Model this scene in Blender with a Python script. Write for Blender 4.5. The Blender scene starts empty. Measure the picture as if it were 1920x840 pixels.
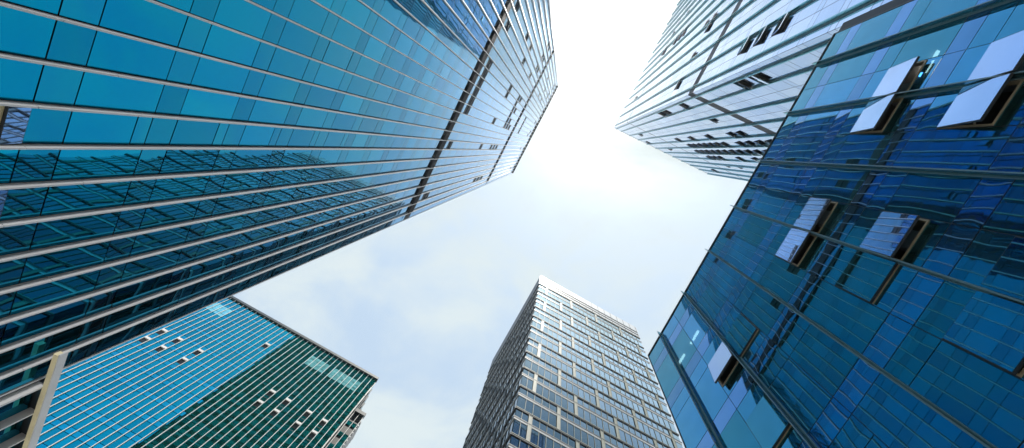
import bpy, math, random
from mathutils import Matrix, Vector

random.seed(7)
S = bpy.context.scene
R = math.radians
EYE = 1.6                                   # camera height; heights h below are metres above the eye

# ---------------------------------------------------------------- camera
VX, VY, F = 1058.2, 281.8, 872.0            # zenith point and focal length measured in the 1920x840 photograph
zc = Vector((VX - 960, VY - 420, F)).normalized()
xc = (Vector((1, 0, 0)) - zc.x * zc).normalized()
yc = zc.cross(xc)
right = Vector((xc.x, yc.x, zc.x)); down = Vector((xc.y, yc.y, zc.y)); fwd = Vector((xc.z, yc.z, zc.z))
cam_d = bpy.data.cameras.new('camera')
cam_d.sensor_fit = 'HORIZONTAL'; cam_d.sensor_width = 36.0; cam_d.lens = 36.0 * F / 1920.0
cam_d.clip_start = 0.05; cam_d.clip_end = 5000
cam = bpy.data.objects.new('camera', cam_d); S.collection.objects.link(cam)
m = Matrix((right, -down, -fwd)).transposed().to_4x4(); m.translation = (0, 0, EYE)
cam.matrix_world = m
S.camera = cam

# ---------------------------------------------------------------- sun and sky
SUN = Vector((0.106, -0.170, 1.0)).normalized()
EL = math.asin(SUN.z); AZ = math.atan2(SUN.x, SUN.y)
sd = bpy.data.lights.new('sun', 'SUN'); sd.energy = 4.8; sd.angle = R(0.55); sd.color = (1.0, 0.95, 0.87)
sun = bpy.data.objects.new('sun', sd); S.collection.objects.link(sun)
sun.rotation_euler = SUN.to_track_quat('Z', 'Y').to_euler(); sun.location = (0, 0, 300)

W = bpy.data.worlds.new('World'); S.world = W; W.use_nodes = True
nt = W.node_tree; nt.nodes.clear()
def N(t, **kw):
    n = nt.nodes.new(t)
    for k, v in kw.items(): setattr(n, k, v)
    return n
def L(a, b): nt.links.new(a, b)
def math_(op, a, b=None, clamp=False):
    n = N('ShaderNodeMath', operation=op, use_clamp=clamp)
    for i, v in enumerate((a, b)):
        if v is None: continue
        if isinstance(v, (int, float)): n.inputs[i].default_value = v
        else: L(v, n.inputs[i])
    return n.outputs[0]
sky = N('ShaderNodeTexSky', sky_type='NISHITA'); sky.sun_disc = False
sky.sun_elevation = EL; sky.sun_rotation = AZ; sky.air_density = 1.0; sky.dust_density = 0.8; sky.ozone_density = 0.8
tc = N('ShaderNodeTexCoord'); sep = N('ShaderNodeSeparateXYZ'); L(tc.outputs['Generated'], sep.inputs[0])
zz = math_('MAXIMUM', sep.outputs[2], 0.05)
cx = math_('DIVIDE', sep.outputs[0], zz); cy = math_('DIVIDE', sep.outputs[1], zz)
cmb = N('ShaderNodeCombineXYZ'); L(cx, cmb.inputs[0]); L(cy, cmb.inputs[1])
mp = N('ShaderNodeMapping'); mp.inputs['Rotation'].default_value = (0, 0, R(-35)); mp.inputs['Scale'].default_value = (2.1, 3.0, 1)
mp.inputs['Location'].default_value = (4.3, 2.2, 0); L(cmb.outputs[0], mp.inputs[0])
n1 = N('ShaderNodeTexNoise'); n1.inputs['Scale'].default_value = 1.5; n1.inputs['Detail'].default_value = 10; n1.inputs['Roughness'].default_value = 0.58
n1.inputs['Distortion'].default_value = 0.35; L(mp.outputs[0], n1.inputs['Vector'])
rp = N('ShaderNodeMapRange', interpolation_type='SMOOTHSTEP'); rp.inputs['From Min'].default_value = 0.34; rp.inputs['From Max'].default_value = 0.66
L(n1.outputs['Fac'], rp.inputs['Value'])
# the veil scatters sunlight forward: brighter round the sun
dt = N('ShaderNodeVectorMath', operation='DOT_PRODUCT'); L(tc.outputs['Generated'], dt.inputs[0]); dt.inputs[1].default_value = SUN
dc = math_('MAXIMUM', dt.outputs['Value'], 0.0)
ph = math_('ADD', math_('MULTIPLY', math_('POWER', dc, 60.0), 0.01), math_('MULTIPLY', math_('POWER', dc, 8.0), -0.06))
ph = math_('ADD', ph, math_('MULTIPLY', math_('POWER', dc, 220.0), 2.2))
CLOUD = 3.35                                  # radiance of the veil in the sky texture's units
cl = math_('MULTIPLY', math_('ADD', ph, 1.0), CLOUD)
cv = N('ShaderNodeVectorMath', operation='SCALE'); cv.inputs[0].default_value = (0.88, 0.985, 1.0); L(cl, cv.inputs['Scale'])
dens = math_('ADD', math_('MULTIPLY', rp.outputs[0], 0.45), 0.49)
# the veil thins out towards the quarter of the sky behind the left tower
thin = math_('ADD', math_('MULTIPLY', sep.outputs[0], -0.886), math_('MULTIPLY', sep.outputs[1], -0.46))
along = math_('MAXIMUM', math_('ADD', math_('MULTIPLY', sep.outputs[0], -0.463), math_('MULTIPLY', sep.outputs[1], 0.886)), 0.0)
thin = math_('SUBTRACT', thin, math_('MULTIPLY', along, 0.7))
thin = math_('SUBTRACT', 1.0, math_('MULTIPLY', math_('MAXIMUM', thin, 0.0), 2.3), True)
dens = math_('MULTIPLY', dens, thin)
dens = math_('ADD', dens, math_('MULTIPLY', math_('POWER', dc, 45.0), 0.25), True)
mx = N('ShaderNodeMix', data_type='RGBA'); L(dens, mx.inputs[0]); sg = N('ShaderNodeVectorMath', operation='MULTIPLY'); sg.inputs[1].default_value = (0.96, 1.05, 0.98); L(sky.outputs[0], sg.inputs[0]); L(sg.outputs[0], mx.inputs[6]); L(cv.outputs[0], mx.inputs[7])
bg = N('ShaderNodeBackground'); bg.inputs['Strength'].default_value = 0.143; L(mx.outputs[2], bg.inputs['Color'])
wo = N('ShaderNodeOutputWorld'); L(bg.outputs[0], wo.inputs['Surface'])

S.view_settings.view_transform = 'Standard'; S.view_settings.look = 'None'
S.view_settings.exposure = 0.9; S.view_settings.gamma = 1.0
S.render.engine = 'CYCLES'
S.cycles.use_denoising = True
S.cycles.max_bounces = 8; S.cycles.glossy_bounces = 5; S.cycles.transparent_max_bounces = 12
S.cycles.sample_clamp_indirect = 4.0; S.cycles.caustics_reflective = False

# ---------------------------------------------------------------- materials
def principled(name, col, rough=0.5, metal=0.0, spec=0.5):
    mt = bpy.data.materials.new(name); mt.use_nodes = True
    b = mt.node_tree.nodes['Principled BSDF']
    b.inputs['Base Color'].default_value = (*col, 1); b.inputs['Roughness'].default_value = rough
    b.inputs['Metallic'].default_value = metal; b.inputs['Specular IOR Level'].default_value = spec
    return mt

def painted(name, col, rough=0.45, metal=0.0, var=0.12, scale=1.3):
    """paint, metal or stone with faint dirt and streaks"""
    mt = principled(name, col, rough, metal); t = mt.node_tree; b = t.nodes['Principled BSDF']
    g = t.nodes.new('ShaderNodeTexCoord'); mp_ = t.nodes.new('ShaderNodeMapping'); mp_.inputs['Scale'].default_value = (scale, scale, scale * 0.25)
    n = t.nodes.new('ShaderNodeTexNoise'); n.inputs['Scale'].default_value = 2.0; n.inputs['Detail'].default_value = 6
    r = t.nodes.new('ShaderNodeMapRange'); r.inputs['From Min'].default_value = 0.3; r.inputs['From Max'].default_value = 0.7
    r.inputs['To Min'].default_value = 1 - var; r.inputs['To Max'].default_value = 1 + var
    v = t.nodes.new('ShaderNodeVectorMath'); v.operation = 'SCALE'; v.inputs[0].default_value = col
    t.links.new(g.outputs['Object'], mp_.inputs[0]); t.links.new(mp_.outputs[0], n.inputs['Vector']); t.links.new(n.outputs['Fac'], r.inputs['Value'])
    t.links.new(r.outputs[0], v.inputs['Scale']); t.links.new(v.outputs[0], b.inputs['Base Color'])
    return mt

def glass(name, tint, tint2, rough=0.015, wave=0.004, wscale=0.7, see=0.0, dust=0.04, stretch=(1, 1, 0.5), film=(0.32, 0.36, 0.38), seecol=(0.30, 0.55, 0.62), graze=None, g0=0.45, g1=0.9):
    """coated reflective glazing: tinted mirror reflection turning neutral at grazing angles; every pane its own shade"""
    mt = bpy.data.materials.new(name); mt.use_nodes = True; t = mt.node_tree; b = t.nodes['Principled BSDF']
    nn = t.nodes.new; lk = t.links.new
    ge = nn('ShaderNodeNewGeometry'); oi = nn('ShaderNodeObjectInfo')
    ad = nn('ShaderNodeMath'); ad.operation = 'ADD'; lk(ge.outputs['Random Per Island'], ad.inputs[0]); lk(oi.outputs['Random'], ad.inputs[1])
    fr = nn('ShaderNodeMath'); fr.operation = 'FRACT'; lk(ad.outputs[0], fr.inputs[0])
    mx = nn('ShaderNodeMix'); mx.data_type = 'RGBA'; lk(fr.outputs[0], mx.inputs[0])
    mx.inputs[6].default_value = (*tint, 1); mx.inputs[7].default_value = (*tint2, 1)
    if graze:      # coating reflects more, and more neutrally, at shallow angles
        lwg = nn('ShaderNodeLayerWeight'); lwg.inputs['Blend'].default_value = 0.5
        mg = nn('ShaderNodeMapRange'); mg.interpolation_type = 'SMOOTHSTEP'; mg.inputs['From Min'].default_value = g0; mg.inputs['From Max'].default_value = g1
        lk(lwg.outputs['Facing'], mg.inputs['Value'])
        m3 = nn('ShaderNodeMix'); m3.data_type = 'RGBA'; lk(mg.outputs[0], m3.inputs[0]); lk(mx.outputs[2], m3.inputs[6]); m3.inputs[7].default_value = (*graze, 1)
        lk(m3.outputs[2], b.inputs['Base Color'])
    else: lk(mx.outputs[2], b.inputs['Base Color'])
    b.inputs['Metallic'].default_value = 1.0; b.inputs['Roughness'].default_value = rough
    tc_ = nn('ShaderNodeTexCoord'); mp_ = nn('ShaderNodeMapping'); mp_.inputs['Scale'].default_value = stretch
    of = nn('ShaderNodeVectorMath'); of.operation = 'ADD'; sc = nn('ShaderNodeMath'); sc.operation = 'MULTIPLY'; sc.inputs[1].default_value = 37.0
    lk(fr.outputs[0], sc.inputs[0]); lk(tc_.outputs['Object'], mp_.inputs[0]); lk(mp_.outputs[0], of.inputs[0]); lk(sc.outputs[0], of.inputs[1])
    n = nn('ShaderNodeTexNoise'); n.inputs['Scale'].default_value = wscale; n.inputs['Detail'].default_value = 1.0; lk(of.outputs[0], n.inputs['Vector'])
    bp = nn('ShaderNodeBump'); bp.inputs['Distance'].default_value = wave; bp.inputs['Strength'].default_value = 1.0; lk(n.outputs['Fac'], bp.inputs['Height'])
    lk(bp.outputs[0], b.inputs['Normal'])
    out = t.nodes['Material Output']
    # a thin film of dust; the sky-bright panes carry their pale tone in it
    df = nn('ShaderNodeBsdfDiffuse'); df.inputs['Color'].default_value = (*film, 1)
    dn = nn('ShaderNodeTexNoise'); dn.inputs['Scale'].default_value = 1.1; dn.inputs['Detail'].default_value = 7; lk(tc_.outputs['Object'], dn.inputs['Vector'])
    dm = nn('ShaderNodeMapRange'); dm.inputs['From Min'].default_value = 0.35; dm.inputs['From Max'].default_value = 0.75
    dm.inputs['To Min'].default_value = dust * 0.3; dm.inputs['To Max'].default_value = dust; lk(dn.outputs['Fac'], dm.inputs['Value'])
    ms = nn('ShaderNodeMixShader'); lk(dm.outputs[0], ms.inputs[0]); lk(b.outputs[0], ms.inputs[1]); lk(df.outputs[0], ms.inputs[2])
    last = ms.outputs[0]
    if see > 0:
        tr = nn('ShaderNodeBsdfTransparent'); tr.inputs['Color'].default_value = (*seecol, 1)
        lw = nn('ShaderNodeLayerWeight'); lw.inputs['Blend'].default_value = 0.35
        mr = nn('ShaderNodeMapRange'); mr.inputs['To Min'].default_value = 1 - see; mr.inputs['To Max'].default_value = 1.0
        lk(lw.outputs['Facing'], mr.inputs['Value'])
        m2 = nn('ShaderNodeMixShader'); lk(mr.outputs[0], m2.inputs[0]); lk(tr.outputs[0], m2.inputs[1]); lk(last, m2.inputs[2]); last = m2.outputs[0]
    lk(last, out.inputs['Surface'])
    return mt

M = {}
M['blue_glass'] = glass('blue_glass', (0.001, 0.205, 0.36), (0.002, 0.30, 0.48), wave=0.003, wscale=0.8, dust=0.03, film=(0.05, 0.3, 0.3), graze=(0.20, 0.48, 0.88), g0=.64, g1=.96)
M['blue_spandrel'] = glass('blue_spandrel', (0.002, 0.20, 0.34), (0.005, 0.26, 0.41), wave=0.003, wscale=0.8, dust=.02, graze=(0.24, 0.47, 0.76), g0=.64, g1=.96)
M['deep_glass'] = glass('deep_glass', (0.04, 0.29, 0.39), (0.07, 0.36, 0.63), wave=0.0035, wscale=0.55, see=0.2, dust=0.20, film=(0.07, 0.26, 0.25))
M['violet_spandrel'] = glass('violet_spandrel', (0.08, 0.25, 0.44), (0.13, 0.32, 0.60), wave=0.003, wscale=0.55, dust=0.18, film=(0.07, 0.20, 0.24))
M['pale_glass'] = glass('pale_glass', (0.40, 0.53, 0.73), (0.54, 0.65, 0.82), wave=0.002, wscale=0.5, dust=0.06)
M['cyan_glass'] = glass('cyan_glass', (0.0, 0.28, 0.36), (0.0, 0.37, 0.45), wave=0.003, wscale=0.6, dust=.015)
M['cyan_spandrel'] = glass('cyan_spandrel', (0.0, 0.34, 0.46), (0.005, 0.40, 0.52), wave=0.003, wscale=0.6, dust=.02)
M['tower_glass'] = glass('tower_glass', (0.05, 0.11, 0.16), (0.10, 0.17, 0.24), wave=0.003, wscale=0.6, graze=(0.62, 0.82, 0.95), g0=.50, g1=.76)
M['slate_glass'] = glass('slate_glass', (0.012, 0.035, 0.05), (0.02, 0.05, 0.065), wave=0.003, wscale=0.6, dust=.02, graze=(0.55, 0.68, 0.76), g0=.78, g1=.98)  # darker copy of the tower glass, with the unlit side's shade in its colour
M['sash_glass'] = glass('sash_glass', (0.15, 0.32, 0.62), (0.25, 0.42, 0.76), wave=0.003, wscale=0.8, dust=0.1)
M['end_glass'] = glass('end_glass', (0.05, 0.25, 0.18), (0.09, 0.36, 0.27), wave=0.003, wscale=0.6, dust=0.1, film=(0.1, 0.14, 0.06))
M['light_screen'] = glass('light_screen', (0.10, 0.55, 0.70), (0.16, 0.62, 0.76), wave=0.002, wscale=0.6, dust=0.9, film=(0.30, 0.75, 0.82))  # sky brightness through the top screen, put into the pane colour
M['olive'] = painted('olive', (0.10, 0.12, 0.06), 0.6)
M['slate'] = painted('slate', (0.045, 0.06, 0.07), 0.5)  # slate parapets and fins; also the shaded copy of the centre tower's piers
M['backing'] = painted('backing', (0.012, 0.020, 0.024), 0.6)
M['dark_frame'] = painted('dark_frame', (0.028, 0.034, 0.040), 0.45)
M['louver'] = painted('louver', (0.014, 0.017, 0.022), 0.6)  # black louvres; also painted dark for shaded openings and the gap
M['aluminium'] = painted('aluminium', (0.62, 0.64, 0.68), 0.38, 0.0, 0.07, 0.6)
M['white_metal'] = painted('white_metal', (0.86, 0.86, 0.85), 0.4, 0.0, 0.06, 0.6)
M['cream'] = painted('cream', (0.80, 0.74, 0.50), 0.5, 0.0, 0.1, 0.8)
M['bronze'] = painted('bronze', (0.36, 0.31, 0.22), 0.42, 0.0, 0.12)
M['fin_glass'] = glass('fin_glass', (0.16, 0.46, 0.50), (0.22, 0.54, 0.58), see=0.6, seecol=(0.55, 0.85, 0.84), wave=0.0005, dust=0.2, film=(0.10, 0.20, 0.22))
M['rail'] = painted('rail', (0.13, 0.25, 0.31), 0.4, 0.0)
M['concrete'] = painted('concrete', (0.30, 0.29, 0.27), 0.85, 0.0, 0.2)
M['interior'] = painted('interior', (0.22, 0.21, 0.19), 0.9)
M['pillar'] = painted('pillar', (0.18, 0.20, 0.165), 0.55, 0.0, 0.12)
M['grey_spandrel'] = painted('grey_spandrel', (0.28, 0.31, 0.32), 0.4)  # white spandrel darkened to carry the shade of the unlit side
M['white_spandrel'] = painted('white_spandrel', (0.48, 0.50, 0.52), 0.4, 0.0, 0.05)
M['ground'] = painted('ground', (0.38, 0.37, 0.35), 0.85, 0.0, 0.25, 0.5)
M['asphalt'] = painted('asphalt', (0.05, 0.05, 0.052), 0.9, 0.0, 0.25, 0.5)
lm = bpy.data.materials.new('lamp_white'); lm.use_nodes = True; lb = lm.node_tree.nodes['Principled BSDF']
lb.inputs['Emission Color'].default_value = (1, 0.98, 0.93, 1); lb.inputs['Emission Strength'].default_value = 5.0; M['lamp'] = lm

# ---------------------------------------------------------------- mesh helpers
class MB:
    def __init__(s): s.v = []; s.f = []; s.sm = []
    def quad(s, pts, smooth=False):
        k = len(s.v); s.v += [tuple(p) for p in pts]; s.f.append(tuple(range(k, k + len(pts)))); s.sm.append(smooth)
    def box(s, x0, x1, y0, y1, z0, z1):
        x0, x1 = min(x0, x1), max(x0, x1); y0, y1 = min(y0, y1), max(y0, y1); z0, z1 = min(z0, z1), max(z0, z1)
        k = len(s.v)
        s.v += [(x0,y0,z0),(x1,y0,z0),(x1,y1,z0),(x0,y1,z0),(x0,y0,z1),(x1,y0,z1),(x1,y1,z1),(x0,y1,z1)]
        s.f += [(k,k+3,k+2,k+1),(k+4,k+5,k+6,k+7),(k,k+1,k+5,k+4),(k+1,k+2,k+6,k+5),(k+2,k+3,k+7,k+6),(k+3,k,k+4,k+7)]
        s.sm += [False] * 6
    def hexa(s, p):
        """eight corners: bottom ring then top ring"""
        k = len(s.v); s.v += [tuple(q) for q in p]
        s.f += [(k,k+3,k+2,k+1),(k+4,k+5,k+6,k+7),(k,k+1,k+5,k+4),(k+1,k+2,k+6,k+5),(k+2,k+3,k+7,k+6),(k+3,k,k+4,k+7)]
        s.sm += [False] * 6
    def build(s, name, mat, root, kind=None):
        me = bpy.data.meshes.new(name)
        o = root.get('_o', (0, 0, 0)) if root is not None else (0, 0, 0)
        me.from_pydata([(x - o[0], y - o[1], z - o[2]) for x, y, z in s.v], [], s.f)
        me.polygons.foreach_set('use_smooth', s.sm)
        me.materials.append(mat); me.update()
        ob = bpy.data.objects.new(name, me); S.collection.objects.link(ob)
        if root is not None:
            top = root
            ob.parent = root
            ob['_o'] = (0, 0, 0) if False else tuple(o)
        if kind: ob['kind'] = kind
        return ob

def thing(name, label, cat, theta, base, group=None):
    """Empty at the building's base; local x = away from / towards the square, local y = along it"""
    o = bpy.data.objects.new(name, None); S.collection.objects.link(o)
    a = R(theta - 90)
    o.rotation_euler = (0, 0, a)
    o.location = (base[0] * math.cos(a) - base[1] * math.sin(a), base[0] * math.sin(a) + base[1] * math.cos(a), 0)
    o['label'] = label; o['category'] = cat; o['_o'] = (base[0], base[1], 0.0)
    if group: o['group'] = group
    return o

class Face:
    """a facade plane: axis 'x' -> plane x = p, runs along y; axis 'y' -> plane y = p, runs along x; sg = outward sign"""
    def __init__(s, axis, p, sg): s.a, s.p, s.g = axis, p, sg
    def P(s, u, h, d=0.0):
        q = s.p + s.g * d
        return (q, u, h + EYE) if s.a == 'x' else (u, q, h + EYE)
    def box(s, mb, u0, u1, h0, h1, d0, d1):
        a = s.P(u0, h0, d0); b = s.P(u1, h1, d1)
        mb.box(a[0], b[0], a[1], b[1], a[2], b[2])
    def pane(s, mb, u0, u1, h0, h1, d=0.0, n=1, tilt=0.0, pil=0.0):
        tu = random.gauss(0, tilt); tv = random.gauss(0, tilt); p = random.gauss(pil, abs(pil) * 0.35)
        k = len(mb.v); w = u1 - u0; hh = h1 - h0
        flip = (s.a == 'x') == (s.g > 0)
        for j in range(n + 1):
            for i in range(n + 1):
                u = i / n - .5; v = j / n - .5
                dd = d + tu * u * w + tv * v * hh + p * (1 - 4 * u * u) * (1 - 4 * v * v)
                mb.v.append(s.P(u0 + w * (u + .5), h0 + hh * (v + .5), dd))
        for j in range(n):
            for i in range(n):
                a = k + j * (n + 1) + i; q = (a, a + 1, a + n + 2, a + n + 1)
                mb.f.append(q if flip else q[::-1]); mb.sm.append(n > 1)

def box_of(face, name, mat, root, *r):
    mb = MB(); face.box(mb, *r); return mb.build(name, mat, root)

def open_window(face, root, u0, u1, ht, hb, ang, depth=0.5, frame='bronze', mats=True):
    """a top-hung window swung out at its foot: reveal, sash frame, glass and stay arms"""
    mb = MB(); t = 0.05
    face.box(mb, u0, u0 + t, hb, ht, -depth, 0.03); face.box(mb, u1 - t, u1, hb, ht, -depth, 0.03)
    face.box(mb, u0 + t, u1 - t, ht - t, ht, -depth, 0.03); face.box(mb, u0 + t, u1 - t, hb, hb + t, -depth, 0.03)
    w = mb.build('open_window', M[frame], root)
    L_ = ht - hb - 0.03; c, s_ = math.cos(ang), math.sin(ang); th = 0.055
    def q(u, l, k):      # l metres down the sash, k metres out of its plane
        return face.P(u, ht - 0.02 - l * c + k * s_, 0.05 + l * s_ + k * c)
    def bar(mb, ua, ub, la, lb, ka, kb):
        mb.hexa([q(ua, la, ka), q(ub, la, ka), q(ub, lb, ka), q(ua, lb, ka), q(ua, la, kb), q(ub, la, kb), q(ub, lb, kb), q(ua, lb, kb)])
    mb = MB(); b = 0.05
    bar(mb, u0, u0 + b, 0, L_, -th, 0.01); bar(mb, u1 - b, u1, 0, L_, -th, 0.01)
    bar(mb, u0 + b, u1 - b, 0, b, -th, 0.01); bar(mb, u0 + b, u1 - b, L_ - b, L_, -th, 0.01)
    mb.build('sash_frame', M['dark_frame'], w)
    mb = MB()
    pts = [q(u0 + b * .4, b * .4, 0.018), q(u1 - b * .4, b * .4, 0.018), q(u1 - b * .4, L_ - b * .4, 0.018), q(u0 + b * .4, L_ - b * .4, 0.018)]
    back = [q(u0 + b * .4, b * .4, 0.0), q(u1 - b * .4, b * .4, 0.0), q(u1 - b * .4, L_ - b * .4, 0.0), q(u0 + b * .4, L_ - b * .4, 0.0)]
    mb.hexa(back + pts)
    mb.build('sash_glass', M['sash_glass' if ang > R(3.5) else 'deep_glass'], w)
    for u in (u0 + 0.06, u1 - 0.09):
        mb = MB()
        a0 = face.P(u, hb + L_ * .35, -0.02); a1 = q(u, L_ * 0.8, -th)
        r = 0.03
        def ring(a): return [face_off(face, a, 0, -r), face_off(face, a, r, -r), face_off(face, a, r, r), face_off(face, a, 0, r)]
        mb.hexa(ring(a0) + ring(a1))
        mb.build('stay_arm', M['bronze'], w)
    return w

def face_off(face, p, du, dh):
    return (p[0], p[1] + du, p[2] + dh) if face.a == 'x' else (p[0] + du, p[1], p[2] + dh)

def facade(root, face, cells, mats, near, n_near=4, n_far=1, tilt=0.0015, tilt_far=0.0015, pil=0.002, limit=100, name='glass_panel'):
    """cells: (u0, u1, h0, h1, which); the panes that show largest become parts of their own, the rest one 'stuff' part per material"""
    cells = sorted(cells, key=near)
    far = {}
    for i, (u0, u1, h0, h1, w) in enumerate(cells):
        if i < limit:
            mb = MB(); face.pane(mb, u0, u1, h0, h1, 0, n_near, tilt, pil); mb.build(name, mats[w], root)
        else:
            mb = far.setdefault(w, MB())
            nf = n_near if near((u0, u1, h0, h1, w)) < FARCUT else n_far
            face.pane(mb, u0, u1, h0, h1, 0, nf, tilt if nf > 1 else tilt_far, pil)
    for w, mb in far.items(): mb.build(name, mats[w], root, 'stuff')
FARCUT = 70

# ================================================================ ground
def sheet(name, mat, x0, x1, y0, y1, z):
    mb = MB(); mb.quad([(x0, y0, z), (x1, y0, z), (x1, y1, z), (x0, y1, z)]); o = mb.build(name, mat, None, 'structure'); return o
sheet('ground', M['ground'], -2500, 2500, -2500, 2500, 0)
rd = sheet('road', M['asphalt'], -6, 6, -400, 30, 0.004); rd.rotation_euler = (0, 0, R(26))

# ================================================================ LEFT TOWER
TL = 117.6; XL = -13.95; HL = 184.0
Y0, Y1 = -20.3, 17.3
FIN_Y = [16.2 - 1.297 * k for k in range(29)]
tl = thing('glass_tower', 'tallest blue glass tower with metal fins and a black louvre band', 'skyscraper', TL, (XL, 0))
fl = Face('x', XL, 1)
mb = MB(); mb.box(XL - 50.5, XL - 0.12, Y0, Y1, 0, HL + EYE - 0.5); mb.build('tower_core', M['backing'], tl)
cols = sorted([Y0] + FIN_Y + [Y1])
cols = [(a, b) for a, b in zip(cols[:-1], cols[1:])]
# cells that are open: (column centre, height)
OPEN_L = [(-12.8,62.6),(-10.1,62.6),(-12.8,78.7),(-12.8,86.6),(-10.1,86.6),(-10.1,102.6),(-15.2,106.6),(-17.7,106.6),(-12.6,106.6),
  (-9.8,138.6),(-9.8,150.6),(-12.5,146.6),(-15.1,138.6),(-17.5,170.6),(-14.8,166.6),(-12.4,166.6),(-4.6,86.6),(-3.3,86.6),(-4.6,102.6),(-4.6,106.6),
  (-3.3,102.6),(-2.4,106.6),(-2.4,102.6),(-1.1,102.6),(0.1,102.6),(1.3,106.6),(1.3,102.6),(1.3,86.6),(1.3,110.6),(0.1,106.6),(-4.7,62.6),(-3.3,62.6),(-2.3,62.6),(-1.1,62.6),(0.1,62.6),(1.4,62.6),
  (-15.1,110.6),(-17.7,110.6),(-12.6,110.6),(6.5,62.6),(6.5,86.6),(6.5,98.6),(6.5,102.6),(6.5,106.6),(6.5,166.6),(6.5,178.6),(14.1,98.6),(14.1,102.6),(14.1,106.6),(14.1,62.6),(14.1,166.6),(14.1,178.6),
  (1.4,134.6),(0.1,134.6),(-1.1,134.6),(-2.4,134.6),(1.4,166.6),(0.1,178.6),(1.4,178.6),(-1.2,178.6),(-2.4,178.6),(-4,170.6),(-4,178.6),(0.1,170.6),(-6.5,178.6),(-9,178.6)]
def is_open(lst, c, h, w=0.75):
    return any(abs(c - a) < w * .9 and abs(h - b) < 1.7 for a, b in lst)
cells = []; dark = []
for a, b in cols:
    c = (a + b) / 2; g = 0.034
    for k in range(0, 46):
        h = 4.0 * k; lo = h + 1.12
        if k == 14: parts = [(h, lo - 0.18, 's'), (59.2, 60.0, 's')]
        elif k == 30: parts = [(h + 1.0, lo + .15, 's'), (lo + .15, h + 4, 'g')]
        elif 5.8 < c < 7.2: parts = [(h, lo, 's'), (lo, h + 3.4, 'g'), (h + 3.4, h + 4, 's')]
        else: parts = [(h, lo, 's'), (lo, h + 4, 'g')]
        for h0, h1, w in parts:
            if w == 'g' and is_open(OPEN_L, c, h + 2.6): dark.append((a, b, h0, h1)); continue
            if w == 'g' and k == 2 and (5.8 < c < 7.2 or 8.4 < c < 9.7): continue
            cells.append((a + 0.058, b - 0.058, h0 + g, h1 - g * .3, w))  # wide gaps let dark backing draw the shadow line beside each fin
    # podium storeys down to the ground
facade(tl, fl, cells, {'s': M['blue_spandrel'], 'g': M['blue_glass']}, lambda c: math.hypot(13.95, (c[0] + c[1]) / 2, (c[2] + c[3]) / 2) if c[2] > 7 else 900,
       n_near=5, tilt=0.0028, tilt_far=0.002, pil=0.0022)
for y in FIN_Y:
    mb = MB()
    for k in range(24):                                                   # blade in 8 m lengths with open joints
        j0 = 8.0 * k - 4 + (2.0 if int(y * 10) % 3 == 0 else 0)
        fl.box(mb, y - 0.030, y + 0.030, max(j0, -1), min(j0 + 7.975, HL + .3), -0.02, 0.235 + random.uniform(-.003, .003))
    fl.box(mb, y - 0.044, y - 0.030, -1.0, HL + 0.3, 0.11, 0.15)         # ribs that catch the sun
    fl.box(mb, y + 0.030, y + 0.044, -1.0, HL + 0.3, 0.11, 0.15)
    mb.build('fin', M['aluminium'], tl)
for h0, h1 in ((57.05, 59.0), (120.0, 120.9)):
    mb = MB(); fl.box(mb, Y0 + .02, Y1 - .03, h0, h1, -0.10, 0.012); fl.box(mb, FIN_Y[-1], FIN_Y[0], h0 + .004, h1 - .004, 0.0, 0.19)
    n = int((h1 - h0) / 0.16)
    for i in range(n): fl.box(mb, FIN_Y[-1], FIN_Y[0], h0 + i * 0.16 + .02, h0 + i * 0.16 + 0.07, 0.19, 0.215)
    mb.build('louvre_band', M['louver'], tl)
mb = MB(); fl.box(mb, Y0 - .05, Y1 + .05, HL, HL + 0.9, -0.6, 0.36); mb.build('parapet', M['louver'], tl)
mb = MB(); fl.box(mb, Y1 - 0.02, Y1 + 0.07, -1.5, HL, -0.3, 0.03); mb.build('corner_trim', M['aluminium'], tl)
mb = MB(); fl.box(mb, Y0 - 0.07, Y0 + 0.02, -1.5, HL, -0.3, 0.03); mb.build('corner_trim', M['aluminium'], tl)
for a, b, h0, h1 in dark:                     # open windows high up; dark panels put in for their shaded inside
    mb = MB(); t = .05
    fl.box(mb, a + .05, b - .05, h0 + .05, h1, -0.10, -0.06)
    fl.box(mb, a + .05, b - .05, h0 + .03, h0 + .09, -0.10, 0.02); fl.box(mb, a + .05, b - .05, (h0 + h1) / 2, (h0 + h1) / 2 + .06, -0.10, 0.02)
    mb.build('louvre_vent', M['louver'], tl)
for c in (6.47, 9.06):
    open_window(fl, tl, c - 0.58, c + 0.58, 12.0, 11.3, R(9), 0.1, 'cream')
    mb = MB(); fl.box(mb, c - .56, c + .56, 9.15, 11.28, -0.11, -0.07); mb.build('dark_opening', M['louver'], tl)  # dark sheet stands in for the shade inside the opening
# end and rear faces, seen only in other buildings' glass
fe = Face('y', Y1, 1)
gl = MB(); sp = MB(); ww = MB()
for k in range(0, 46):
    for i in range(24):
        x = XL - 1 - i * 2.05; fe.pane(sp, x - 2.0, x - 0.05, 4 * k + .03, 4 * k + 1.5, 0.02, 1, .002, 0)
        fe.pane(gl, x - 2.0, x - 0.05, 4 * k + 1.55, 4 * k + 4.0, 0.02, 1, .002, 0)
o_ = gl.build('side_glass', M['end_glass'], tl, 'stuff'); o_ = sp.build('side_spandrel', M['olive'], tl, 'stuff')

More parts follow.
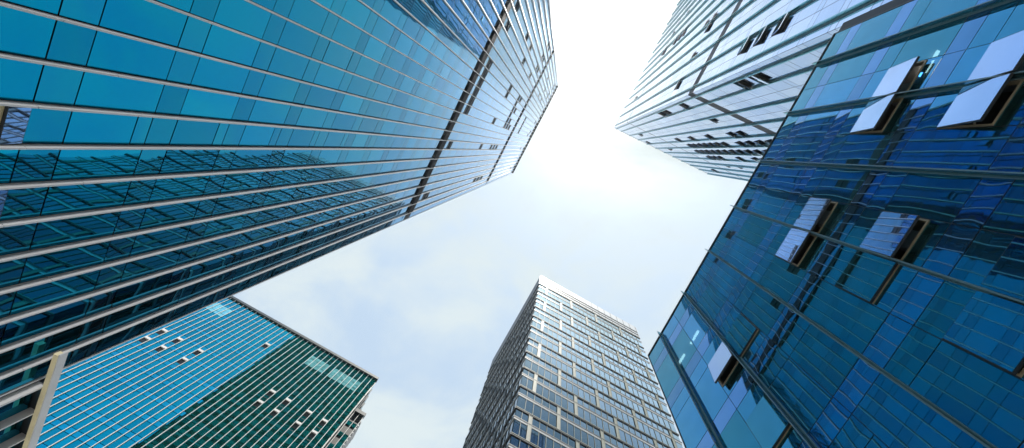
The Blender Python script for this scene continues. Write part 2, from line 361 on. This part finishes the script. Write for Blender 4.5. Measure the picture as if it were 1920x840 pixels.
# ---------------------------------------------------------------- low wing under the cream beam
pw = thing('glass_wing', 'low dark glass wing with grey fins under a cream edge beam', 'building', TL, (XL, 17.4))
fp = Face('x', XL - 0.02, 1)
mb = MB(); mb.box(XL - 12, XL - 0.2, 17.42, 62, 0, 15.0 + EYE); mb.build('wing_core', M['backing'], pw)
cells = []
ys = [17.42] + [17.497 + 1.297 * k for k in range(0, 34)]
for a, b in zip(ys[1:-1], ys[2:]):
    for k in range(-1, 4):
        h = 4 * k
        for h0, h1, w in ((h, h + 1.12, 's'), (h + 1.12, min(h + 4, 14.9), 'g')):
            if h1 > h0 and h0 < 14.9: cells.append((a + .02, b - .02, h0 + .03, h1 - .01, w))
facade(pw, fp, cells, {'s': M['blue_spandrel'], 'g': M['blue_glass']}, lambda c: math.hypot(14, c[0], c[2]), n_near=4, tilt=0.0028, pil=0.002, limit=60)
for y in ys[1:]:
    mb = MB(); fp.box(mb, y - 0.035, y + 0.035, -1.0, 15.0, 0, 0.34); mb.build('fin', M['aluminium'], pw)
mb = MB(); fp.box(mb, 15.85, 62, 14.85, 15.1, 0.352, 0.54); mb.build('edge_beam', M['cream'], pw)
mb = MB(); fp.box(mb, 15.80, 62, 14.87, 15.20, 0.543, 0.59); mb.build('fascia', M['aluminium'], pw)
mb = MB(); fp.box(mb, 17.45, 62, 15.0, 15.3, -3.0, 0.355); mb.build('roof_edge', M['dark_frame'], pw)

# ================================================================ LOWER LEFT TOWER
TB = 118.0; HB = 104.0; YB = 0.685 * HB
bl = thing('glass_tower', 'cyan glass block with close white vertical fins behind the tallest tower, lower left', 'office building', TB, (-66, YB))
fb = Face('y', YB, -1); XB0, XB1 = -128.0, -13.62
mb = MB(); mb.box(XB0, XB1 - .12, YB + .12, YB + 11, 0, HB + EYE - .6); mb.build('tower_core', M['backing'], bl)
xs = [-14.75 - 1.237 * k for k in range(0, 91)]
bx = sorted([XB1] + xs + [XB0])
OPEN_B = [(-55.2,77.9),(-55.2,81.9),(-51.5,81.9),(-51.5,77.9),(-46.6,81.9),(-46.6,77.9),(-38.3,93),(-29.4,81.9),(-29.4,77.9),(-25.8,81.9),(-25.8,77.9),
          (-20.7,81.9),(-20.7,77.9),(-17.2,81.9),(-17.2,77.9)]
cells = []; vents = []
for a, b in zip(bx[:-1], bx[1:]):
    c = (a + b) / 2
    for k in range(26):
        h = 4.0 * k
        op = is_open(OPEN_B, c, h + 2.0, 0.69)
        for h0, h1, w in ((h, h + 1.12, 's'), (h + 1.12, h + 4, 'g')):
            if w == 'g' and op: vents.append((a, b, h + 1.9, h1)); h1 = h + 1.85
            if k == 24 and (-29.9 < c < -24.4 or -23.4 < c < -15.6 or -56.6 < c < -52.2): w = 'l'
            cells.append((a + .02, b - .02, h0 + .09, h1, w))
facade(bl, fb, cells, {'l': M['light_screen'], 's': M['cyan_spandrel'], 'g': M['cyan_glass']}, lambda c: (0 if -75 < c[0] else 500) + math.hypot(YB, c[0], c[2]) if c[2] > 42 else 900,
       n_near=2, n_far=1, tilt=0.003, tilt_far=0.003, pil=0.002)
for x in xs:
    mb = MB(); fb.box(mb, x - 0.055, x + 0.055, -1, HB + .2, -0.02, 0.17); mb.build('fin', M['white_metal'], bl)
mb = MB(); fb.box(mb, XB0, XB1 + .15, HB - .1, HB + 0.7, -0.8, 0.40); mb.build('parapet', M['slate'], bl)
for a, b, h0, h1 in vents:
    mb = MB(); fb.box(mb, a + .05, b - .05, h0, h1, -0.11, -0.08); w_ = mb.build('open_window', M['dark_frame'], bl)
    mb = MB(); fb.box(mb, a + .07, b - .07, h1 - .75, h1 - .2, -0.02, 0.2); mb.build('sash', M['white_metal'], w_)
fbe = Face('x', XB1, 1)
mb = MB()
for k in range(26):
    fbe.box(mb, YB + .1, YB + 11, 4 * k + .9, 4 * k + 1.0, 0.0, 0.14)
mb.build('slab_edge', M['aluminium'], bl)
mb = MB()
for k in range(26):
    for j in range(5): fbe.pane(mb, YB + .3 + j * 2.1, YB + 2.3 + j * 2.1, 4 * k, 4 * k + 3.9, .02, 1, .002, 0)
mb.build('side_glass', M['cyan_glass'], bl, 'stuff')
for j in range(6):
    mb = MB(); fbe.box(mb, YB + .15 + j * 2.1, YB + .35 + j * 2.1, -1, HB - 1, 0.0, 0.25); mb.build('side_fin', M['white_metal' if j == 0 else 'slate'], bl)

an = thing('office_annex', 'narrow dark annex with pale slab bands against the end of the cyan block', 'office building', TB, (XB1, YB + 1.8))
XA = -10.9; YA = YB + 1.8; HA = 93.0
mb = MB(); mb.box(XB1 + .35, XA - .12, YA + .12, YA + 5, 0, HA + EYE - 1); mb.build('annex_core', M['backing'], an)
fa = Face('y', YA, -1); fas = Face('x', XA, 1)
g1 = MB(); dk = MB()
for k in range(10, 23):
    h = 4 * k
    for i, u in enumerate((XA - 1.15, XA - 2.3)):
        fa.pane(g1, u + .04, u + 1.1, h + .05, h + 1.3, 0.0, 1, .003, 0)
        if (k + i) % 5 == 0: fa.pane(g1, u + .04, u + 1.1, h + 1.35, h + 4, 0.0, 1, .003, 0)
mb = g1.build('glass_panel', M['cyan_spandrel'], an, 'stuff')
for i in range(3):
    mb = MB(); fa.box(mb, XA - 1.15 * i - .05, XA - 1.15 * i + .05, -1, HA, -.02, .25); mb.build('fin', M['white_metal'], an)
mb = MB(); fa.box(mb, XB1 + .35, XA + .1, HA - .6, HA + .4, -.5, .4); mb.build('parapet', M['slate'], an)
mb = MB()
for k in range(0, 23):
    for q in range(3): fas.box(mb, YA + .1, YA + 5, 4 * k + q * 1.3, 4 * k + q * 1.3 + .35, 0, .3)
mb.build('slab_edge', M['aluminium'], an)

# ================================================================ CENTRE TOWER
TC = 118.0; XC = 13.7; YC = 41.6; XC1 = 51.1; YC1 = 78.2; HC = 157.8
bc = thing('office_tower', 'square tower of stacked pale ledges, blue windows and staggered concrete piers, bottom centre', 'skyscraper', TC, (XC, YC))
mb = MB(); mb.box(XC + .25, XC1 - .25, YC + .25, YC1 - .25, 0, HC + EYE - 6.5); mb.build('tower_core', M['backing'], bc)
fr = Face('y', YC, -1); fs = Face('x', XC, -1)
fr2 = Face('y', YC1, 1); fs2 = Face('x', XC1, 1)
LEV = [147.9 - 7.47 * k for k in range(0, 20)]
BAY = 8.97
def tower_face(face, u0, u1, first_a, first_b, individual):
    cells_made = 0
    ledges = MB(); strips = MB(); rails = MB(); pill = MB(); gl = MB(); mul = MB()
    for r_, top in enumerate(LEV):
        lo = top - 7.47
        # heavy ledge at the top of each double storey, dark rail and pale spandrel half-way
        seg = MB() if individual else ledges
        face.box(seg, u0 - .0, u1 + .0, top - .13, top, -.2, .14)
        if individual: seg.build('ledge', M['pillar'], bc)
        mid = lo + 3.9
        face.box(rails, u0 + .01, u1 - .01, mid + .50, mid + .78, -.2, .08)
        face.box(strips, u0 + .02, u1 - .02, mid, mid + .50, -.2, .03)
        face.box(rails, u0 + .01, u1 - .01, top - .46, top - .131, -.2, .10)
        first = first_a if r_ % 2 == 0 else first_b
        ps = []; u = u0 + first
        while u < u1 - .3: ps.append(u); u += BAY
        for p in ps:
            m_ = MB() if individual else pill
            face.box(m_, p - .30, p + .30, lo + .001, top - .461, -.2, .06)
            face.box(m_, p - .36, p - .301, lo + .001, top - .461, -.2, .11)
            face.box(m_, p + .301, p + .36, lo + .001, top - .461, -.2, .11)
            if individual: m_.build('pier', M['pillar'], bc)
        edges = [u0] + ps + [u1]
        for j, (a, b) in enumerate(zip(edges[:-1], edges[1:])):
            a2 = a + (.41 if j else .12); b2 = b - (.41 if j < len(edges) - 2 else .12)
            if b2 - a2 < .5: continue
            n = max(1, round((b2 - a2) / 1.46)); w = (b2 - a2) / n
            cell = MB() if individual and cells_made < 100 else gl
            for i in range(n):
                face.pane(cell, a2 + i * w + .03, a2 + (i + 1) * w - .03, lo + .05, mid - .02, -.08, 2 if individual else 1, .004, .001)
                face.pane(cell, a2 + i * w + .03, a2 + (i + 1) * w - .03, mid + .8, top - .54, -.08, 2 if individual else 1, .004, .001)
                if i: face.box(mul, a2 + i * w - .035, a2 + i * w + .035, lo, top - .47, -.1, .025)
            if cell is not gl: cell.build('window', M['tower_glass'], bc); cells_made += 1
    if gl.v: gl.build('window', M['tower_glass' if individual else 'slate_glass'], bc, 'stuff')  # unlit side takes darker copies, its shade put into the colours
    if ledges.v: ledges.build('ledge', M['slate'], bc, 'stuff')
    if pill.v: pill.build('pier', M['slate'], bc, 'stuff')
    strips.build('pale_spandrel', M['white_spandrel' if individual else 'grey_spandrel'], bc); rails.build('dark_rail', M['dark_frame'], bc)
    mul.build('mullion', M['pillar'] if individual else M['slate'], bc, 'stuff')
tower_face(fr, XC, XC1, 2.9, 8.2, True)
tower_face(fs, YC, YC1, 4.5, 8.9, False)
for i, (h0, h1) in enumerate(((148.6, 149.7), (150.9, 151.9), (153.2, HC))):
    mb = MB()
    mb.box(XC + .02, XC1 + .2, YC - .06, YC + .098, h0 + EYE, h1 + EYE); mb.build('parapet_band', M['white_spandrel'], bc)
mb = MB(); mb.box(XC - .1, XC1 - .2, YC + .1, YC1 - .2, 147.95 + EYE, HC - .2 + EYE); mb.build('parapet_core', M['dark_frame'], bc)
for i in range(16):
    mb = MB(); u = XC + .3 + i * (XC1 - XC - .6) / 15; fr.box(mb, u - .05, u + .05, 148.4, HC - .05, .062, .11); mb.build('parapet_post', M['dark_frame'], bc)

# ================================================================ FAR RIGHT TOWER
TR = 115.8; XR = 11.6; YR = -13.8; XR1 = 46.9; YR1 = -78.0; HR = 162.0
tr = thing('glass_tower', 'pale silvery glass tower seen corner-on with rows of open windows, upper right beside the sun', 'skyscraper', TR, (XR, YR))
mb = MB(); mb.box(XR + .15, XR1, YR1, YR - .15, 0, HR + EYE - .6); mb.build('tower_core', M['backing'], tr)
fu = Face('x', XR, -1); fw = Face('y', YR, 1)
P4 = 4.03
OPEN_U = [(-17.7,79.9),(-22.6,79.6),(-27.6,84),(-27.5,79.6),(-17.4,49.8),(-17.1,45.5),(-33,111),(-33,107.4),(-33,116),(-33.5,128),(-28.4,130.3),(-38.4,128.9),(-17.1,41.5),(-21.5,140),(-44,97),(-41,120)]
OPEN_W = [(13.67,90),(13.67,86),(13.65,74.1),(18.6,73.9),(23,78),(23,74),(23,89.9),(23,102.3),(23,114.6),(18.6,143),(23.2,154),(28.3,143),
  (26.3,116.5),(26.3,111),(26.2,102.2),(26.2,98.4),(26.2,94.6),(26.2,90.3),(26.2,82),(26.2,78),(26.2,74.1),(26.2,70),(26.2,66.5),(29.5,119),(29.5,115),(29.5,110.8),(29.5,102),(29.5,98.4),(29.5,94.6),
  (29.5,90.4),(29.5,86.6),(29.5,82.5),(29.5,78),(29.5,74),(32.7,118.8),(32.7,114.9),(32.7,110.6),(32.7,98.3),(32.7,90),(37.7,119),(37.7,110.9),(42.1,143),(13.6,49.9),(13.6,46),(32.7,86),(26.2,106.3),(29.5,106.3)]
def silver_face(face, edges_, u_end0, u_end1, openings, vis):
    """fins carry the module; each module is two panes wide, each storey spandrel + transom light + vision pane"""
    ed = sorted(set([u_end0, u_end1] + edges_)); cells = []; opens = []
    for a, b in zip(ed[:-1], ed[1:]):
        hs = [(a, (a + b) / 2), ((a + b) / 2, b)] if b - a > 2 else [(a, b)]
        for (p, q) in hs:
            c = (p + q) / 2
            for k in range(0, 40):
                h = P4 * k
                if k == 16:
                    cells.append((p + .02, q - .02, h + 2.55, h + P4, 'g')); continue
                if k == 32:
                    cells.append((p + .02, q - .02, h + .85, h + P4, 'g')); continue
                op = any(abs(c - x) < .85 and abs(h + 2.1 - y) < 2.0 for x, y in openings)
                cells.append((p + .02, q - .02, h + .04, h + .82, 's'))
                if op: opens.append((p, q, h + 2.1, h + 3.95)); cells.append((p + .02, q - .02, h + .86, h + 2.08, 'g'))
                else: cells.append((p + .02, q - .02, h + .86, h + P4, 'g'))
    facade(tr, face, cells, {'s': M['pale_glass'], 'g': M['pale_glass']}, vis, n_near=2, n_far=1, tilt=.002, tilt_far=.002, pil=.001, limit=50)
    for p, q, h0, h1 in opens:
        # short projecting sash over a dark reveal
        mb = MB(); face.box(mb, p + .05, q - .05, h0, h1, -.1, -.05); w_ = mb.build('open_window', M['dark_frame'], tr)
        mb = MB()
        A = face.P(p + .1, h1, .02); 
        ca, sa = math.cos(R(7.5)), math.sin(R(7.5)); ln = h1 - h0
        ring0 = [face.P(p + .1, h1, .03), face.P(q - .1, h1, .03), face.P(q - .1, h1 - ln * ca, .03 + ln * sa), face.P(p + .1, h1 - ln * ca, .03 + ln * sa)]
        ring1 = [face.P(p + .1, h1 + .05, .08), face.P(q - .1, h1 + .05, .08), face.P(q - .1, h1 - ln * ca + .05, .08 + ln * sa), face.P(p + .1, h1 - ln * ca + .05, .08 + ln * sa)]
        mb.hexa(ring0 + ring1); mb.build('sash', M['pale_glass'], w_)
    for h0, h1 in ((P4 * 16, P4 * 16 + 2.5), (P4 * 32, P4 * 32 + .8)):
        mb = MB(); face.box(mb, u_end0 + .02, u_end1 - .02, h0, h1, -.12, -.03); mb.build('louvre_band', M['louver'], tr)
    for u in edges_:
        mb = MB(); face.box(mb, u - .05, u + .05, -1, HR + .3, 0.02, .26); f_ = mb.build('fin', M['fin_glass'], tr)
        mb = MB(); face.box(mb, u - .13, u + .13, -1, HR + .2, -.05, .08); mb.build('rail', M['rail'], f_)
silver_face(fu, [YR - .9 - 3.2 * k for k in range(0, 20)], YR1, YR, OPEN_U, lambda c: math.hypot(XR, c[0], c[2]) if c[2] > 40 else 900)
silver_face(fw, [XR + .75] + [14.2 + 3.2 * k for k in range(0, 11)], XR, XR1, OPEN_W, lambda c: math.hypot(YR, c[0], c[2]) if c[2] > 40 else 900)
mb = MB(); mb.box(XR - .05, XR1, YR1, YR + .05, HR + EYE - .5, HR + EYE + .1); mb.build('parapet', M['aluminium'], tr)

# ================================================================ NEAR RIGHT BLOCK
TN = 115.4; XN = 9.8; YN0, YN1 = -11.15, 8.62; HN = 26.65
nb = thing('glass_building', 'nearest deep blue glass block with glass fins and large windows tilted open', 'office building', TN, (XN, 0))
fn = Face('x', XN, -1)
FN = [7.05, 4.28, 1.53, -1.22, -3.96, -6.70, -9.44]
MID = [5.68, 2.90, 0.155, -2.59, -5.33, -8.07]
us = sorted([YN0, YN1] + FN + MID)
OPEN_N = [(-8.07,-6.70,19.93,8),(-6.70,-5.33,19.93,8),(-8.07,-6.70,15.6,9),(-6.70,-5.33,15.6,9),(-2.59,-1.22,19.93,7.5),(-1.22,.155,19.93,8),(-2.59,-1.22,15.6,8),
  (4.28,5.68,19.93,9),(-1.22,.155,11.25,3.4),(-2.59,-1.22,11.25,3),(-1.22,.155,15.6,1.5),(2.90,4.28,19.93,1.0),(4.28,5.68,15.6,1.5)]
cells = []
F0 = 4.348
for a, b in zip(us[:-1], us[1:]):
    for k in range(0, 6):
        f = F0 * (k + 1)
        rows = [(f - .87, f, 's'), (f - 1.77, f - .87, 'g'), (f - F0, f - 1.77, 'g')]
        if (int((a + 20) / 1.37) + k) % 4 == 1: rows = [(f - .87, f, 's'), (f - F0, f - .87, 'g')]
        if k == 5: rows = [(25.25, HN, 'g'), (24.40, 25.25, 's'), (21.74, 24.40, 'g')]
        hit = [o for o in OPEN_N if abs(o[0] - a) < .1 and f - F0 < o[2] - 1 < f]
        if hit: rows = [(f - .87, f, 's'), (f - 1.77, f - .87, 'g'), (f - F0, f - 1.77 - 1.87, 'g')]
        for h0, h1, w in rows: cells.append((a + .012, b - .012, h0 + .02, h1 - .012, w))
facade(nb, fn, cells, {'s': M['violet_spandrel'], 'g': M['deep_glass']}, lambda c: math.hypot(XN, (c[0] + c[1]) / 2, (c[2] + c[3]) / 2) if c[2] > 8.4 else 900,
       n_near=6, tilt=.0018, pil=.0020)
mb = MB()                                     # grid of frames behind the glass joints
for u in us[1:-1]: fn.box(mb, u - .03, u + .03, -1, HN, -.10, -.012)
for k in range(0, 6):
    for h in (F0 * (k + 1), F0 * (k + 1) - .87):
        if h < 25: fn.box(mb, YN0, YN1, h - .025, h + .025, -.101, -.011)
fn.box(mb, YN0, YN1, 25.23, 25.27, -.101, -.011); fn.box(mb, YN0, YN1, 24.38, 24.42, -.101, -.011)
mb.build('mullion_grid', M['dark_frame'], nb)
for u in FN:
    mb = MB(); fn.box(mb, u - .012, u + .012, -1, HN + .02, .08, .26); f_ = mb.build('glass_fin', M['fin_glass'], nb)
    mb = MB(); fn.box(mb, u - .055, u - .03, -1, HN, .0, .08); fn.box(mb, u + .03, u + .055, -1, HN, .0, .08); fn.box(mb, u - .028, u + .028, -1, HN, -.01, .07)
    fn.box(mb, u - .02, u + .02, -1, HN, .262, .275); mb.build('rail', M['rail'], f_)
mb = MB(); fn.box(mb, YN0 - .02, YN1 + .02, HN, HN + .06, -.3, .05); mb.build('parapet', M['dark_frame'], nb)
mb = MB(); fn.box(mb, YN1, YN1 + .05, -1, HN, -.2, .02); mb.build('corner_trim', M['dark_frame'], nb)
mb = MB(); fn.box(mb, YN0 - .05, YN0, -1, HN, -.2, .02); mb.build('corner_trim', M['dark_frame'], nb)
for a, b, ht, an_ in OPEN_N: open_window(fn, nb, a + .03, b - .03, ht, ht - 1.86, R(an_), 0.16)
mb = MB(); mb.box(10.7, 11.55, -12.75, YN0 - .06, 0, HN + 2.2 + EYE)  # dark block put in for the shade of the gap beside the far tower
mb.build('joint_infill', M['louver'], nb)
# interior seen faintly through the glass
XI = XN + 9
for k in range(0, 6):
    f = F0 * (k + 1)
    if k < 5:
        mb = MB(); mb.box(XN + .12, XI, YN0 + .1, YN1 - .1, f - .75 + EYE, f - .15 + EYE); mb.build('floor_slab', M['interior'], nb)
mb = MB(); mb.box(XN + .1, XI + .3, YN0, YN1, HN - .28 + EYE, HN + EYE - .02); mb.build('roof_slab', M['interior'], nb)
mb = MB(); mb.box(XI, XI + .3, YN0, YN1, 0, HN - .3 + EYE); mb.build('rear_wall', M['interior'], nb)
mb = MB(); mb.box(XN + .12, XI, YN1 - .2, YN1 - .05, 0, HN - .3 + EYE); mb.build('end_wall', M['interior'], nb)
mb = MB(); mb.box(XN + .12, XI, YN0 + .05, YN0 + .2, 0, HN - .3 + EYE); mb.build('end_wall', M['interior'], nb)
for y in (-7.6, -2.1, 3.4):
    mb = MB(); mb.box(XN + .9, XN + 1.5, y - .3, y + .3, 0, HN - .3 + EYE); mb.build('column', M['white_spandrel'], nb)
for (x, y, h) in ((XN + 1.6, 7.9, HN - .34), (XN + 1.6, 6.3, HN - .34), (XN + 2.4, 6.3, HN - .34), (XN + 1.7, -9.3, F0 * 5 - .83), (XN + 2.1, -9.3, F0 * 5 - .83)):
    mb = MB(); mb.box(x - .06, x + .06, y - .45, y + .45, h - .05 + EYE, h + EYE); mb.build('ceiling_light', M['lamp'], nb)

hz = bpy.data.materials.new('haze'); hz.use_nodes = True; t = hz.node_tree; t.nodes.clear()  # thin volume added to imitate the sun's glare over the tower tops
pv = t.nodes.new('ShaderNodeVolumePrincipled'); pv.inputs['Color'].default_value = (0.92, 0.96, 1, 1); pv.inputs['Density'].default_value = 0.000045; pv.inputs['Anisotropy'].default_value = 0.8
ho = t.nodes.new('ShaderNodeOutputMaterial'); t.links.new(pv.outputs[0], ho.inputs['Volume'])
mb = MB(); mb.box(-260, 260, -260, 260, -1, 200); mb.build('haze', hz, None, 'stuff')
for o in S.objects:
    if '_o' in o: del o['_o']
